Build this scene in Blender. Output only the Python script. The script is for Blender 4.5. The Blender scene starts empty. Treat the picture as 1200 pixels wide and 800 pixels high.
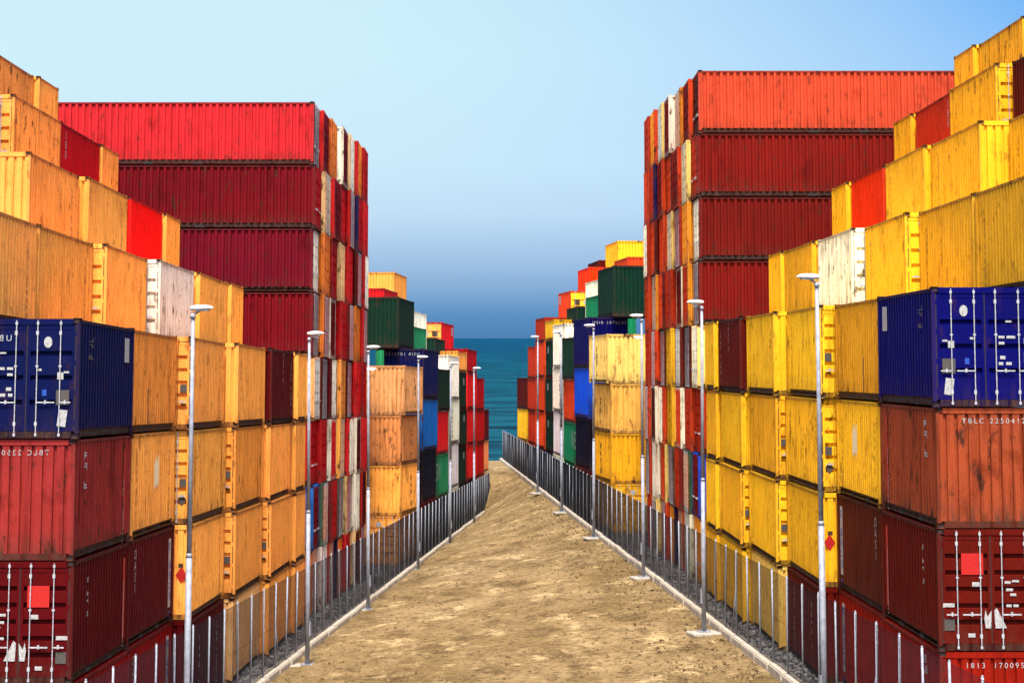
import bpy, math, random
import numpy as np
from mathutils import Matrix, Vector
random.seed(7)
R = math.radians
sc = bpy.context.scene
col = sc.collection

# ------------------------------------------------------------------ camera
EYE = 9.14
F_PX = 2200.0
PITCH = R(4.0)
cd = bpy.data.cameras.new('camera')
cam = bpy.data.objects.new('camera', cd); col.objects.link(cam)
cam.location = (0, 0, EYE)
cam.rotation_euler = (math.pi/2 + PITCH, 0, 0)
cd.sensor_fit = 'HORIZONTAL'; cd.sensor_width = 36.0
cd.lens = 36.0*F_PX/1200.0
cd.shift_x = 7.0/1200.0
cd.shift_y = -(4.0 + F_PX*math.tan(PITCH))/1200.0
cd.clip_start = 0.5; cd.clip_end = 120000.0
sc.camera = cam

# ------------------------------------------------------------------ sky and sun
SUN_EL, SUN_AZ = R(62), R(181.5)          # high sun behind the viewer, a little to one side
w = bpy.data.worlds.new('World'); sc.world = w; w.use_nodes = True
nt = w.node_tree; nt.nodes.clear()
def N(tree, kind, **kw):
    n = tree.nodes.new(kind)
    for k, v in kw.items(): setattr(n, k, v)
    return n
sky = N(nt, 'ShaderNodeTexSky', sky_type='NISHITA')
sky.sun_disc = False; sky.sun_elevation = SUN_EL; sky.sun_rotation = SUN_AZ
sky.air_density = 1.0; sky.dust_density = 4.0; sky.ozone_density = 1.0
bg = N(nt, 'ShaderNodeBackground'); out = N(nt, 'ShaderNodeOutputWorld')
tc = N(nt, 'ShaderNodeTexCoord'); sep = N(nt, 'ShaderNodeSeparateXYZ')
nt.links.new(tc.outputs['Generated'], sep.inputs[0])
# haze bank over the sea: blue-grey at the horizon, pale cyan above
mr = N(nt, 'ShaderNodeMapRange'); mr.inputs['From Min'].default_value = 0.0; mr.inputs['From Max'].default_value = 0.20
nt.links.new(sep.outputs['Z'], mr.inputs['Value'])
ramp = N(nt, 'ShaderNodeValToRGB'); ramp.color_ramp.interpolation = 'LINEAR'
SKY_STRENGTH = 0.15
def lin(c): 
    c = c/255.0
    return c/12.92 if c <= 0.04045 else ((c+0.055)/1.055)**2.4
EXPOSURE = 1.75
def skyc(r, g, b):
    k = 1.0/(SKY_STRENGTH*2**EXPOSURE)
    return (lin(r)*k, lin(g)*k, lin(b)*k, 1)
els = ramp.color_ramp.elements
els[0].position = 0.0; els[0].color = skyc(80, 130, 182)
els[1].position = 1.0; els[1].color = skyc(206, 238, 250)
for pos, c in ((0.06, (93, 145, 194)), (0.12, (128, 170, 213)), (0.20, (162, 195, 229)), (0.33, (195, 224, 246)), (0.46, (204, 235, 252)), (0.75, (208, 240, 252))):
    e = els.new(pos); e.color = skyc(*c)
nt.links.new(mr.outputs[0], ramp.inputs[0])
# the air is a little deeper blue towards +x
mx = N(nt, 'ShaderNodeMapRange'); mx.inputs['From Min'].default_value = -0.16; mx.inputs['From Max'].default_value = 0.31
nt.links.new(sep.outputs['X'], mx.inputs['Value'])
deep = N(nt, 'ShaderNodeMix', data_type='RGBA', blend_type='MULTIPLY')
mm = N(nt, 'ShaderNodeMath', operation='MULTIPLY'); 
pw = N(nt, 'ShaderNodeMath', operation='POWER'); nt.links.new(mx.outputs[0], pw.inputs[0]); pw.inputs[1].default_value = 2.2
nt.links.new(pw.outputs[0], mm.inputs[0]); nt.links.new(mr.outputs[0], mm.inputs[1])
nt.links.new(mm.outputs[0], deep.inputs['Factor'])
nt.links.new(ramp.outputs[0], deep.inputs['A']); deep.inputs['B'].default_value = (0.0, 0.36, 0.97, 1)
blend = N(nt, 'ShaderNodeMapRange', interpolation_type='SMOOTHSTEP')
blend.inputs['From Min'].default_value = 0.19; blend.inputs['From Max'].default_value = 0.50
nt.links.new(sep.outputs['Z'], blend.inputs['Value'])
mix = N(nt, 'ShaderNodeMix', data_type='RGBA')
nt.links.new(blend.outputs[0], mix.inputs['Factor'])
nt.links.new(deep.outputs['Result'], mix.inputs['A']); nt.links.new(sky.outputs[0], mix.inputs['B'])
nt.links.new(mix.outputs['Result'], bg.inputs[0]); bg.inputs[1].default_value = SKY_STRENGTH
nt.links.new(bg.outputs[0], out.inputs[0])

sd = bpy.data.lights.new('sun', 'SUN'); sd.energy = 1.6; sd.angle = R(4); sd.color = (1.0, 0.94, 0.85)
so = bpy.data.objects.new('sun', sd); col.objects.link(so)
so.rotation_euler = (math.pi/2 - SUN_EL, 0, math.pi - SUN_AZ)
sc.view_settings.view_transform = 'Standard'; sc.view_settings.look = 'None'
sc.view_settings.exposure = EXPOSURE; sc.view_settings.gamma = 1.0
sc.render.engine = 'CYCLES'
sc.cycles.max_bounces = 6; sc.cycles.diffuse_bounces = 3

# ------------------------------------------------------------------ materials
def mat(name):
    m = bpy.data.materials.new(name); m.use_nodes = True
    t = m.node_tree; b = t.nodes['Principled BSDF']
    return m, t, b
def noise(t, vec, scale, detail=4, rough=0.55):
    n = N(t, 'ShaderNodeTexNoise'); n.inputs['Scale'].default_value = scale
    n.inputs['Detail'].default_value = detail; n.inputs['Roughness'].default_value = rough
    t.links.new(vec, n.inputs['Vector']); return n.outputs['Fac']
def rng(t, v, a, b, c=0.0, d=1.0):
    n = N(t, 'ShaderNodeMapRange'); t.links.new(v, n.inputs['Value'])
    for i, x in zip(('From Min', 'From Max', 'To Min', 'To Max'), (a, b, c, d)): n.inputs[i].default_value = x
    return n.outputs[0]
def mixc(t, f, a, b, mode='MIX'):
    n = N(t, 'ShaderNodeMix', data_type='RGBA', blend_type=mode)
    for s, v in (('Factor', f), ('A', a), ('B', b)):
        if hasattr(v, 'is_linked'): t.links.new(v, n.inputs[s])
        else: n.inputs[s].default_value = v
    return n.outputs['Result']
def mul(t, a, b, op='MULTIPLY'):
    n = N(t, 'ShaderNodeMath', operation=op)
    for i, v in enumerate((a, b)):
        if hasattr(v, 'is_linked'): t.links.new(v, n.inputs[i])
        else: n.inputs[i].default_value = v
    return n.outputs[0]
def vmul(t, v, s):
    n = N(t, 'ShaderNodeVectorMath', operation='MULTIPLY'); t.links.new(v, n.inputs[0]); n.inputs[1].default_value = s
    return n.outputs[0]

def paint_material():
    """container paint: the object's own colour, faded, streaked, rusted"""
    m, t, b = mat('container_paint')
    oi = N(t, 'ShaderNodeObjectInfo'); tcn = N(t, 'ShaderNodeTexCoord')
    off = N(t, 'ShaderNodeVectorMath', operation='MULTIPLY_ADD')
    t.links.new(oi.outputs['Location'], off.inputs[0]); off.inputs[1].default_value = (3.71, 2.93, 5.17)
    t.links.new(tcn.outputs['Object'], off.inputs[2]); v = off.outputs[0]
    sp = N(t, 'ShaderNodeSeparateXYZ'); t.links.new(tcn.outputs['Object'], sp.inputs[0])
    wear = mul(t, oi.outputs['Alpha'], 1.2)
    fade = noise(t, v, 0.55, 3)
    c = mixc(t, rng(t, fade, 0.35, 0.68, 0.0, 0.30), oi.outputs['Color'], (0.95, 0.80, 0.62, 1), 'SOFT_LIGHT')
    c = mixc(t, rng(t, noise(t, v, 1.1, 4), 0.45, 0.72, 0.0, 0.26), c, (0.42, 0.33, 0.28, 1), 'MULTIPLY')
    smd = noise(t, vmul(t, v, (0.8, 0.8, 0.55)), 1.3, 5, 0.62)
    c = mixc(t, mul(t, rng(t, smd, 0.56, 0.74, 0.0, 0.85), wear), c, (0.40, 0.29, 0.20, 1), 'MULTIPLY')
    # vertical run-off streaks
    st = noise(t, vmul(t, v, (5, 5, 0.20)), 1.6, 4, 0.55)
    c = mixc(t, mul(t, rng(t, st, 0.52, 0.72, 0.0, 0.7), wear), c, (0.35, 0.24, 0.17, 1), 'MULTIPLY')
    # grime gathered low on the panels and below the top rail
    low = rng(t, sp.outputs['Z'], 0.75, 0.12, 0.0, 1.0)
    gr = mul(t, rng(t, noise(t, vmul(t, v, (4, 4, 1.0)), 2.0, 6, 0.65), 0.42, 0.66), low)
    c = mixc(t, mul(t, gr, mul(t, wear, 0.85)), c, (0.060, 0.028, 0.018, 1))
    # rust patches
    ru = noise(t, vmul(t, v, (1.6, 1.6, 0.7)), 1.9, 9, 0.68)
    c = mixc(t, mul(t, rng(t, ru, 0.565, 0.66), mul(t, wear, 0.9)), c, (0.050, 0.016, 0.009, 1))
    # fine chips and grain
    ch = noise(t, v, 26, 3, 0.7)
    c = mixc(t, rng(t, ch, 0.44, 0.70, 0.0, 0.50), c, (0.52, 0.42, 0.36, 1), 'MULTIPLY')
    sc2 = noise(t, vmul(t, v, (9, 9, 3)), 2.3, 6, 0.7)
    c = mixc(t, mul(t, rng(t, sc2, 0.635, 0.68), mul(t, wear, 0.75)), c, (0.045, 0.022, 0.016, 1))
    t.links.new(c, b.inputs['Base Color'])
    t.links.new(rng(t, ru, 0.3, 0.75, 0.48, 0.85), b.inputs['Roughness'])
    b.inputs['Specular IOR Level'].default_value = 0.06
    bp = N(t, 'ShaderNodeBump'); bp.inputs['Strength'].default_value = 0.35; bp.inputs['Distance'].default_value = 0.02
    t.links.new(noise(t, vmul(t, v, (1, 1, 0.5)), 2.6, 5, 0.6), bp.inputs['Height']); t.links.new(bp.outputs[0], b.inputs['Normal'])
    return m
PAINT = paint_material()

def flat(name, rgb, rough=0.6, metal=0.0, var=0.25, scale=8.0, spec=0.3):
    m, t, b = mat(name)
    tcn = N(t, 'ShaderNodeTexCoord')
    n = noise(t, tcn.outputs['Object'], scale, 5, 0.65)
    c = mixc(t, rng(t, n, 0.35, 0.7, 0.0, 1.0), (*rgb, 1), tuple(x*(1-var) for x in rgb) + (1,))
    t.links.new(c, b.inputs['Base Color'])
    b.inputs['Roughness'].default_value = rough; b.inputs['Metallic'].default_value = metal
    b.inputs['Specular IOR Level'].default_value = spec
    return m
GALV = flat('galvanised_steel', (0.30, 0.32, 0.37), 0.6, 0.15, 0.40, 6)
BARM = flat('locking_bar_zinc', (0.44, 0.44, 0.45), 0.5, 0.1, 0.45, 14)
DARK = flat('dark_underside', (0.03, 0.022, 0.02), 0.9, 0, 0.4)
MWHITE = flat('white_marking', (0.42, 0.41, 0.39), 0.6, 0, 0.6, 18)
MBLACK = flat('dark_marking', (0.05, 0.025, 0.012), 0.7, 0, 0.3, 30)
MBLUE = flat('blue_marking', (0.01, 0.06, 0.32), 0.6, 0, 0.3, 30)
MPALE = flat('faded_paint', (0.97, 0.80, 0.46), 0.7, 0, 0.15, 10)
MRED = flat('red_marking', (0.42, 0.010, 0.006), 0.55, 0, 0.3, 20)
MGREY = flat('grey_plate', (0.075, 0.065, 0.055), 0.6, 0, 0.5, 30)
LAMPW = flat('lamp_head_white', (0.62, 0.62, 0.61), 0.4, 0, 0.12, 5)
LENS = flat('lamp_lens', (0.35, 0.36, 0.36), 0.2, 0, 0.1)
WIRE = flat('fence_wire', (0.020, 0.022, 0.027), 0.9, 0.0, 0.3, 3, 0.02)
KERBM = flat('kerb_concrete', (0.46, 0.40, 0.31), 0.9, 0, 0.45, 5)
PADM = flat('pad_concrete', (0.40, 0.36, 0.29), 0.9, 0, 0.35, 7)

def dirt_material():
    m, t, b = mat('dry_dirt')
    tcn = N(t, 'ShaderNodeTexCoord'); v = tcn.outputs['Object']
    big = noise(t, vmul(t, v, (1, 0.6, 1)), 0.28, 5, 0.6)
    c = mixc(t, rng(t, big, 0.36, 0.64), (0.175, 0.117, 0.044, 1), (0.295, 0.203, 0.094, 1))
    mid = noise(t, vmul(t, v, (1, 0.62, 1)), 0.75, 8, 0.74)
    c = mixc(t, rng(t, mid, 0.50, 0.62, 0, 0.85), c, (0.085, 0.050, 0.017, 1))
    pale = noise(t, vmul(t, v, (1, 0.62, 1)), 0.65, 8, 0.72)
    c = mixc(t, rng(t, pale, 0.54, 0.64, 0, 0.85), c, (0.50, 0.37, 0.180, 1))
    fine = noise(t, v, 3.6, 9, 0.84)
    c = mixc(t, rng(t, fine, 0.505, 0.58, 0, 0.9), c, (0.055, 0.032, 0.012, 1))
    spk = noise(t, v, 17.0, 4, 0.75)
    c = mixc(t, rng(t, spk, 0.57, 0.68, 0, 0.7), c, (0.42, 0.32, 0.19, 1))
    t.links.new(c, b.inputs['Base Color']); b.inputs['Roughness'].default_value = 0.95
    b.inputs['Specular IOR Level'].default_value = 0.1
    bp = N(t, 'ShaderNodeBump'); bp.inputs['Strength'].default_value = 0.8; bp.inputs['Distance'].default_value = 0.12
    t.links.new(mul(t, fine, mul(t, mid, 1.0), 'ADD'), bp.inputs['Height']); t.links.new(bp.outputs[0], b.inputs['Normal'])
    return m
DIRT = dirt_material()
def gravel_material():
    m, t, b = mat('dark_gravel')
    tcn = N(t, 'ShaderNodeTexCoord'); v = tcn.outputs['Object']
    vo = N(t, 'ShaderNodeTexVoronoi'); vo.inputs['Scale'].default_value = 7.0; t.links.new(v, vo.inputs['Vector'])
    sp = N(t, 'ShaderNodeSeparateColor'); t.links.new(vo.outputs['Color'], sp.inputs[0])
    c = mixc(t, sp.outputs[0], (0.03, 0.027, 0.028, 1), (0.19, 0.175, 0.165, 1))
    c = mixc(t, rng(t, noise(t, v, 0.7, 4), 0.5, 0.7, 0, 0.6), c, (0.10, 0.075, 0.045, 1))
    t.links.new(c, b.inputs['Base Color']); b.inputs['Roughness'].default_value = 0.95
    bp = N(t, 'ShaderNodeBump'); bp.inputs['Strength'].default_value = 1.0; bp.inputs['Distance'].default_value = 0.08; bp.invert = True
    t.links.new(vo.outputs['Distance'], bp.inputs['Height']); t.links.new(bp.outputs[0], b.inputs['Normal'])
    return m
GRAVEL = gravel_material()
def stone_material(name, lo, hi):
    m, t, b = mat(name)
    g = N(t, 'ShaderNodeNewGeometry')
    c = mixc(t, g.outputs['Random Per Island'], (*lo, 1), (*hi, 1))
    t.links.new(c, b.inputs['Base Color']); b.inputs['Roughness'].default_value = 0.95
    b.inputs['Specular IOR Level'].default_value = 0.15
    return m
STONE = stone_material('broken_stone', (0.015, 0.014, 0.015), (0.21, 0.20, 0.19))
CLOD = stone_material('dirt_clod', (0.06, 0.036, 0.014), (0.24, 0.165, 0.08))
def sea_material():
    m, t, b = mat('sea_water')
    g = N(t, 'ShaderNodeNewGeometry'); v = g.outputs['Position']
    sp = N(t, 'ShaderNodeSeparateXYZ'); t.links.new(v, sp.inputs[0])
    far = rng(t, sp.outputs['Y'], 300, 2500)
    c = mixc(t, far, (0.002, 0.060, 0.085, 1), (0.001, 0.026, 0.088, 1))
    # bands and ripples: dark wave troughs and lighter crests painted into the colour
    bnd = noise(t, vmul(t, v, (0.006, 0.022, 0)), 1.0, 6, 0.6)
    c = mixc(t, rng(t, bnd, 0.42, 0.62), c, (0.0, 0.028, 0.05, 1))
    rip = noise(t, vmul(t, v, (0.03, 0.16, 0)), 1.0, 9, 0.68)
    c = mixc(t, rng(t, rip, 0.46, 0.66, 0, 0.75), c, (0.008, 0.105, 0.130, 1))
    rip2 = noise(t, vmul(t, v, (0.02, 0.07, 0)), 1.0, 8, 0.72)
    c = mixc(t, rng(t, rip2, 0.49, 0.57, 0, 0.9), c, (0.0, 0.012, 0.026, 1))
    bp = N(t, 'ShaderNodeBump'); bp.inputs['Strength'].default_value = 0.9; bp.inputs['Distance'].default_value = 1.2
    h = mul(t, mul(t, rip, 2.4), noise(t, vmul(t, v, (0.4, 1.1, 0)), 1.0, 4, 0.6), 'ADD')
    t.links.new(h, bp.inputs['Height'])
    df = N(t, 'ShaderNodeBsdfDiffuse'); gl = N(t, 'ShaderNodeBsdfGlossy'); gl.inputs['Roughness'].default_value = 0.3
    mx_ = N(t, 'ShaderNodeMixShader'); mx_.inputs[0].default_value = 0.012
    t.links.new(c, df.inputs['Color']); t.links.new(bp.outputs[0], df.inputs['Normal']); t.links.new(bp.outputs[0], gl.inputs['Normal'])
    t.links.new(df.outputs[0], mx_.inputs[1]); t.links.new(gl.outputs[0], mx_.inputs[2])
    t.links.new(mx_.outputs[0], t.nodes['Material Output'].inputs['Surface'])
    return m
SEA = sea_material()

# ------------------------------------------------------------------ mesh helpers
class MB:
    def __init__(s): s.v = []; s.f = []; s.m = []
    def box(s, x0, x1, y0, y1, z0, z1, m=0):
        b = len(s.v)
        s.v += [(x, y, z) for z in (z0, z1) for y in (y0, y1) for x in (x0, x1)]
        for q in ((0, 2, 3, 1), (4, 5, 7, 6), (0, 1, 5, 4), (2, 6, 7, 3), (0, 4, 6, 2), (1, 3, 7, 5)):
            s.f.append(tuple(b+i for i in q)); s.m.append(m)
    def quad(s, p, m=0):
        b = len(s.v); s.v += p; s.f.append(tuple(range(b, b+len(p)))); s.m.append(m)
    def tube(s, p0, p1, r0, r1=None, n=8, m=0):
        r1 = r0 if r1 is None else r1
        p0, p1 = Vector(p0), Vector(p1); d = (p1-p0).normalized()
        a = d.orthogonal().normalized(); c = d.cross(a); b = len(s.v)
        for p, r in ((p0, r0), (p1, r1)):
            for i in range(n):
                q = p + (a*math.cos(2*math.pi*i/n) + c*math.sin(2*math.pi*i/n))*r
                s.v.append(tuple(q))
        for i in range(n):
            j = (i+1) % n; s.f.append((b+i, b+j, b+n+j, b+n+i)); s.m.append(m)
        s.f.append(tuple(b+i for i in reversed(range(n)))); s.m.append(m)
        s.f.append(tuple(b+n+i for i in range(n))); s.m.append(m)
    def strip(s, pts, ext, m=0):
        """sweep the polyline pts along the vector ext"""
        b = len(s.v); n = len(pts)
        s.v += [tuple(p) for p in pts] + [tuple(Vector(p)+Vector(ext)) for p in pts]
        for i in range(n-1):
            s.f.append((b+i, b+i+1, b+n+i+1, b+n+i)); s.m.append(m)
    def mesh(s, name, mats, smooth=False):
        me = bpy.data.meshes.new(name); me.from_pydata(s.v, [], s.f)
        for x in mats: me.materials.append(x)
        if any(s.m): me.polygons.foreach_set('material_index', s.m)
        if smooth: me.polygons.foreach_set('use_smooth', [True]*len(s.f))
        me.update(); return me
def link(name, data, parent=None):
    o = bpy.data.objects.new(name, data); col.objects.link(o)
    if parent is not None: o.parent = parent
    return o
def tag(o, label, cat, group=None):
    o['label'] = label; o['category'] = cat
    if group: o['group'] = group
def structure(name, me):
    o = link(name, me); o['kind'] = 'structure'; return o
def bevel(me, w, seg=1):
    import bmesh
    bm = bmesh.new(); bm.from_mesh(me)
    bmesh.ops.bevel(bm, geom=bm.edges[:], offset=w, segments=seg, affect='EDGES')
    bm.to_mesh(me); bm.free(); return me

# each yard slopes gently down towards the sea; side -1 is the lower one
TILT = {-1: R(-1.861), 1: R(-0.906)}
YARD = {s: Matrix.Translation((0, 0, EYE)) @ Matrix.Rotation(a, 4, 'X') @ Matrix.Translation((0, 0, -EYE)) for s, a in TILT.items()}
def kerb_x(d): return -7.83 + 0.0661*(d - 62.1)       # of the side -1; mirrored for +1
def yz(side, d, z=0.0):                                # world height of a yard point
    return (YARD[side] @ Vector((0, d, z))).z

# ------------------------------------------------------------------ setting: road, yards, kerbs, sea
LAND_END = 187.0
def vnoise(seed, n=40):
    rg = np.random.RandomState(seed); k = rg.uniform(-1, 1, (n, 2)); k *= (rg.uniform(0.2, 3.0, n)/np.maximum(np.linalg.norm(k, axis=1), 1e-3))[:, None]
    ph = rg.uniform(0, 6.28, n); am = 1/np.linalg.norm(k, axis=1)**0.8
    return lambda x, y: float(np.sum(am*np.sin(k[:, 0]*x + k[:, 1]*y + ph))/np.sum(am))
VN = vnoise(3)
def left_edge(d):
    if d <= 161: return kerb_x(d) + 0.05
    return kerb_x(161) + 0.05 - (d-161)*0.35
def right_edge(d): return -kerb_x(d) - 0.05
def road_z(d, u):
    zl, zr = yz(-1, d), yz(1, d)
    k = min(max((d-150)/16.0, 0), 1); k = k*k*(3-2*k)
    zl = zl*(1-k) + zr*k
    s = u
    return zl*(1-s) + zr*s
def build_road():
    ds = list(np.concatenate([np.linspace(-25, 38, 22), np.linspace(39, 120, 220), np.linspace(121, LAND_END, 60)]))
    nu = 70; vs = []; fs = []
    for d in ds:
        a, b = left_edge(d), right_edge(d)
        for i in range(nu+1):
            u = i/nu; x = a + (b-a)*u
            e = min(u, 1-u)*nu/4.0; e = min(1, e)
            z = road_z(d, u) + (0.045*VN(x*1.3, d*1.3) + 0.035*VN(x*4+9, d*4))*e
            vs.append((x, d, z))
    for r in range(len(ds)-1):
        for i in range(nu):
            q = r*(nu+1)+i; fs.append((q, q+1, q+nu+2, q+nu+1))
    # the seaward end drops to the water
    b = len(vs); r0 = (len(ds)-1)*(nu+1)
    for i in range(nu+1):
        x, y, z = vs[r0+i]; vs.append((x, y+3.0, -9.5))
    for i in range(nu): fs.append((r0+i, r0+i+1, b+i+1, b+i))
    me = bpy.data.meshes.new('dirt_road'); me.from_pydata(vs, [], fs); me.materials.append(DIRT)
    me.polygons.foreach_set('use_smooth', [True]*len(fs)); me.update()
    structure('dirt_road', me)
build_road()
def build_yard(side):
    ds = np.linspace(-25, LAND_END, 60); vs = []; fs = []
    xs = [0.15, -0.6, -2.0, -5, -12, -30, -90]
    for d in ds:
        k0 = kerb_x(min(d, 165))
        for x in xs: vs.append((-side*(k0 + x) if side == 1 else k0+x, d, yz(side, d) - 0.03))
    n = len(xs)
    for r in range(len(ds)-1):
        for i in range(n-1):
            q = r*n+i; fs.append((q, q+n, q+n+1, q+1) if side == -1 else (q, q+1, q+n+1, q+n))
    b = len(vs); r0 = (len(ds)-1)*n
    for i in range(n): x, y, z = vs[r0+i]; vs.append((x, y+3, -9.5))
    for i in range(n-1): fs.append((r0+i, r0+i+1, b+i+1, b+i))
    me = bpy.data.meshes.new('gravel_yard'); me.from_pydata(vs, [], fs); me.materials.append(GRAVEL); me.update()
    structure('gravel_yard', me)
for s in (-1, 1): build_yard(s)
ms = MB(); ms.quad([(-60000, 150, -7.5), (60000, 150, -7.5), (60000, 90000, -7.5), (-60000, 90000, -7.5)])
structure('sea', ms.mesh('sea', [SEA]))

SIDE = {-1: 'crimson tower', 1: 'orange tower'}
KSTONES = []
for i in range(4):
    k = MB(); k.box(-0.19, 0.19, 0.0, 1.97, -0.15, 0.24 + random.uniform(-.015, .015), 0)
    me = k.mesh('kerb_stone', [KERBM]); bevel(me, 0.035, 2); KSTONES.append(me)
def build_kerb(side):
    root = structure('kerb', None)
    d = 30.0; end = 162.0 if side == -1 else 186.0; i = 0
    ang = math.atan(0.0661)
    while d < end:
        x = kerb_x(d)*(1 if side == -1 else -1)
        o = link('kerb_stone', KSTONES[random.randrange(4)], root)
        o.matrix_world = YARD[side] @ Matrix.Translation((x + random.uniform(-.02, .02), d, random.uniform(-.02, .02))) @ Matrix.Rotation(side*ang + random.uniform(-.008, .008), 4, 'Z')
        d += 2.0*math.cos(ang)
for s in (-1, 1): build_kerb(s)

# ------------------------------------------------------------------ containers
W = 2.438
def S(r, g, b): return (lin(r), lin(g), lin(b))
# paint colours: (word, colour) for side -1 and side +1
PAL = {
 'amber': (('amber', S(250,168,74)), ('yellow', S(248,186,34))),
 'ochre': (('ochre', S(230,144,60)), ('mustard', S(230,164,32))),
 'pale':    (('pale yellow', S(244,190,118)), ('pale yellow', S(250,208,96))),
 'tan':     (('tan orange', S(240,172,108)),  ('sand yellow', S(248,206,112))),
 'tan2':    (('weathered orange', S(222,140,82)),  ('weathered yellow', S(232,176,82))),
 'orange':  (('orange', S(232,128,48)),       ('orange', S(240,150,40))),
 'brightred': (('bright red', S(238,16,12)), ('vermilion', S(238,54,6))),
 'coral': (('bright crimson', S(172,34,40)), ('bright orange', S(188,70,42))),
 'crimson': (('deep crimson', S(98,7,19)), ('brick red', S(104,18,11))),
 'crimson2': (('wine crimson', S(100,8,28)), ('dark brick red', S(98,17,12))),
 'scarlet': (('scarlet', S(170,14,22)), ('rust red', S(176,48,18))),
 'red': (('red', S(204,26,30)), ('orange red', S(212,66,24))),
 'pinkred': (('faded red', S(128,40,36)), ('faded terracotta', S(144,66,36))),
 'darkred': (('dark red', S(76,4,7)), ('dark rust red', S(84,14,5))),
 'maroon': (('maroon', S(74,8,14)), ('brown maroon', S(76,26,12))),
 'lowred': (('blood red', S(126,9,11)), ('tomato red', S(136,24,7))),
 'navy': (('navy blue', S(5,15,64)), ('royal blue', S(2,4,84))),
 'blue':    (('bright blue', S(16,98,182)),   ('cobalt blue', S(10,70,200))),
 'black':   (('blue black', S(10,14,34)),     ('blue black', S(10,12,34))),
 'dkgreen': (('dark green', S(14,44,34)),     ('dark green', S(8,44,34))),
 'green':   (('green', S(34,128,84)),         ('green', S(18,128,84))),
 'white': (('off white', S(242,238,218)), ('cream white', S(250,244,214))),
 'cream':   (('cream', S(244,206,140)),       ('cream', S(250,214,118))),
 'grey':    (('light grey', S(206,200,204)),  ('light grey', S(214,206,204))),
 'dgrey':   (('dark grey', S(84,78,70)),      ('dark grey', S(88,80,62))),
 'greengrey': (('grey green', S(60,96,80)),   ('grey green', S(50,96,76))),
}
_cache = {}
def corr(length, pitch, flat_out, slope, depth):
    """corrugation profile along 0..length: (pos, depth inward)"""
    n = max(1, int(round(length/pitch))); p = length/n; pts = []
    fo, sl = flat_out*p, slope*p
    for i in range(n):
        a = i*p; fi = p - fo - 2*sl
        pts += [(a, 0), (a+fo/2, 0), (a+fo/2+sl, depth), (a+fo/2+sl+fi, depth), (a+fo/2+2*sl+fi, 0)]
    pts.append((length, 0)); return pts
def casting_mesh(sx, sy, z0, L):
    import bmesh
    k = MB(); x1, y1 = sx*W/2, sy*L/2
    k.box(min(x1, x1-sx*.165), max(x1, x1-sx*.165), min(y1, y1-sy*.18), max(y1, y1-sy*.18), z0, z0+.124)
    me = k.mesh('corner_casting', [PAINT, DARK])
    bm = bmesh.new(); bm.from_mesh(me)
    for f in [f for f in bm.faces if f.normal.x*sx > .9 or f.normal.y*sy > .9]:
        bmesh.ops.inset_region(bm, faces=[f], thickness=.034)
        bmesh.ops.translate(bm, verts=f.verts, vec=-f.normal*.03); f.material_index = 1
    bm.to_mesh(me); bm.free(); return me
def parts(L, H, joined):
    """list of (name, mesh, parent key) common to every container of this size"""
    key = (L, H, joined)
    if key in _cache: return _cache[key]
    o = []; hx, hy = W/2, L/2
    fr = MB()
    def piece(name, *b, pockets=None):
        if joined: fr.box(*b)
        else:
            k = MB(); k.box(*b)
            if pockets:
                for (y0, y1) in pockets:
                    xx = b[1] if b[1] > 0 else b[0]; sgn = 1 if b[1] > 0 else -1
                    k.quad([(xx+sgn*.003, y, z) for y, z in ((y0, .03), (y1, .03), (y1, .13), (y0, .13))], 1)
            o.append((name, k.mesh(name, [PAINT, DARK])))
    for sx in (-1, 1):
        for sy in (-1, 1):
            xa, xb = sorted((sx*(hx-.006), sx*(hx-.088))); ya, yb = sorted((sy*(hy-.006), sy*(hy-.14)))
            piece('corner_post', xa, xb, ya, yb, .124, H-.124)
            if joined:
                for z0 in (0, H-.124):
                    x1, y1 = sx*hx, sy*hy
                    fr.box(min(x1, x1-sx*.165), max(x1, x1-sx*.165), min(y1, y1-sy*.18), max(y1, y1-sy*.18), z0, z0+.124)
            else:
                for z0 in (0, H-.124): o.append(('corner_casting', casting_mesh(sx, sy, z0, L)))
        xa, xb = sorted((sx*(hx-.012), sx*(hx-.07)))
        piece('top_rail', xa, xb, -hy+.18, hy-.18, H-.11, H-.035)
        pk = [(-1.28, -.88), (.88, 1.28)] if L > 4 else [(-.6, -.25), (.25, .6)]
        xa, xb = sorted((sx*(hx-.075), sx*(hx-.13)))
        piece('bottom_rail', xa, xb, -hy+.18, hy-.18, .035, .225, pockets=pk)
    for sy in (-1, 1):
        ya, yb = sorted((sy*(hy-.010), sy*(hy-.10)))
        piece('end_header', -hx+.165, hx-.165, ya, yb, H-.15, H-.015)
        piece('end_sill', -hx+.165, hx-.165, ya, yb, .015, .165)
    if joined: o.append(('frame', fr.mesh('frame', [PAINT])))
    for sx in (-1, 1):
        k = MB(); x0 = sx*(hx-.020)
        pr = corr(L-.28, .29, .40, .09, .070)
        k.strip([(x0 - sx*d, -hy+.14+a, .22) for a, d in pr], (0, 0, H-.315))
        o.append(('side_panel', k.mesh('side_panel', [PAINT])))
    k = MB(); pr = corr(L-.2, .42, .45, .06, .02)
    k.strip([(-hx+.07, -hy+.1+a, H-.03-d) for a, d in pr], (W-.14, 0, 0)); o.append(('roof_panel', k.mesh('roof_panel', [PAINT])))
    k = MB(); k.box(-hx+.075, hx-.075, -hy+.105, hy-.105, .10, .15); o.append(('floor', k.mesh('floor', [DARK])))
    _cache[key] = o; return o
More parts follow.
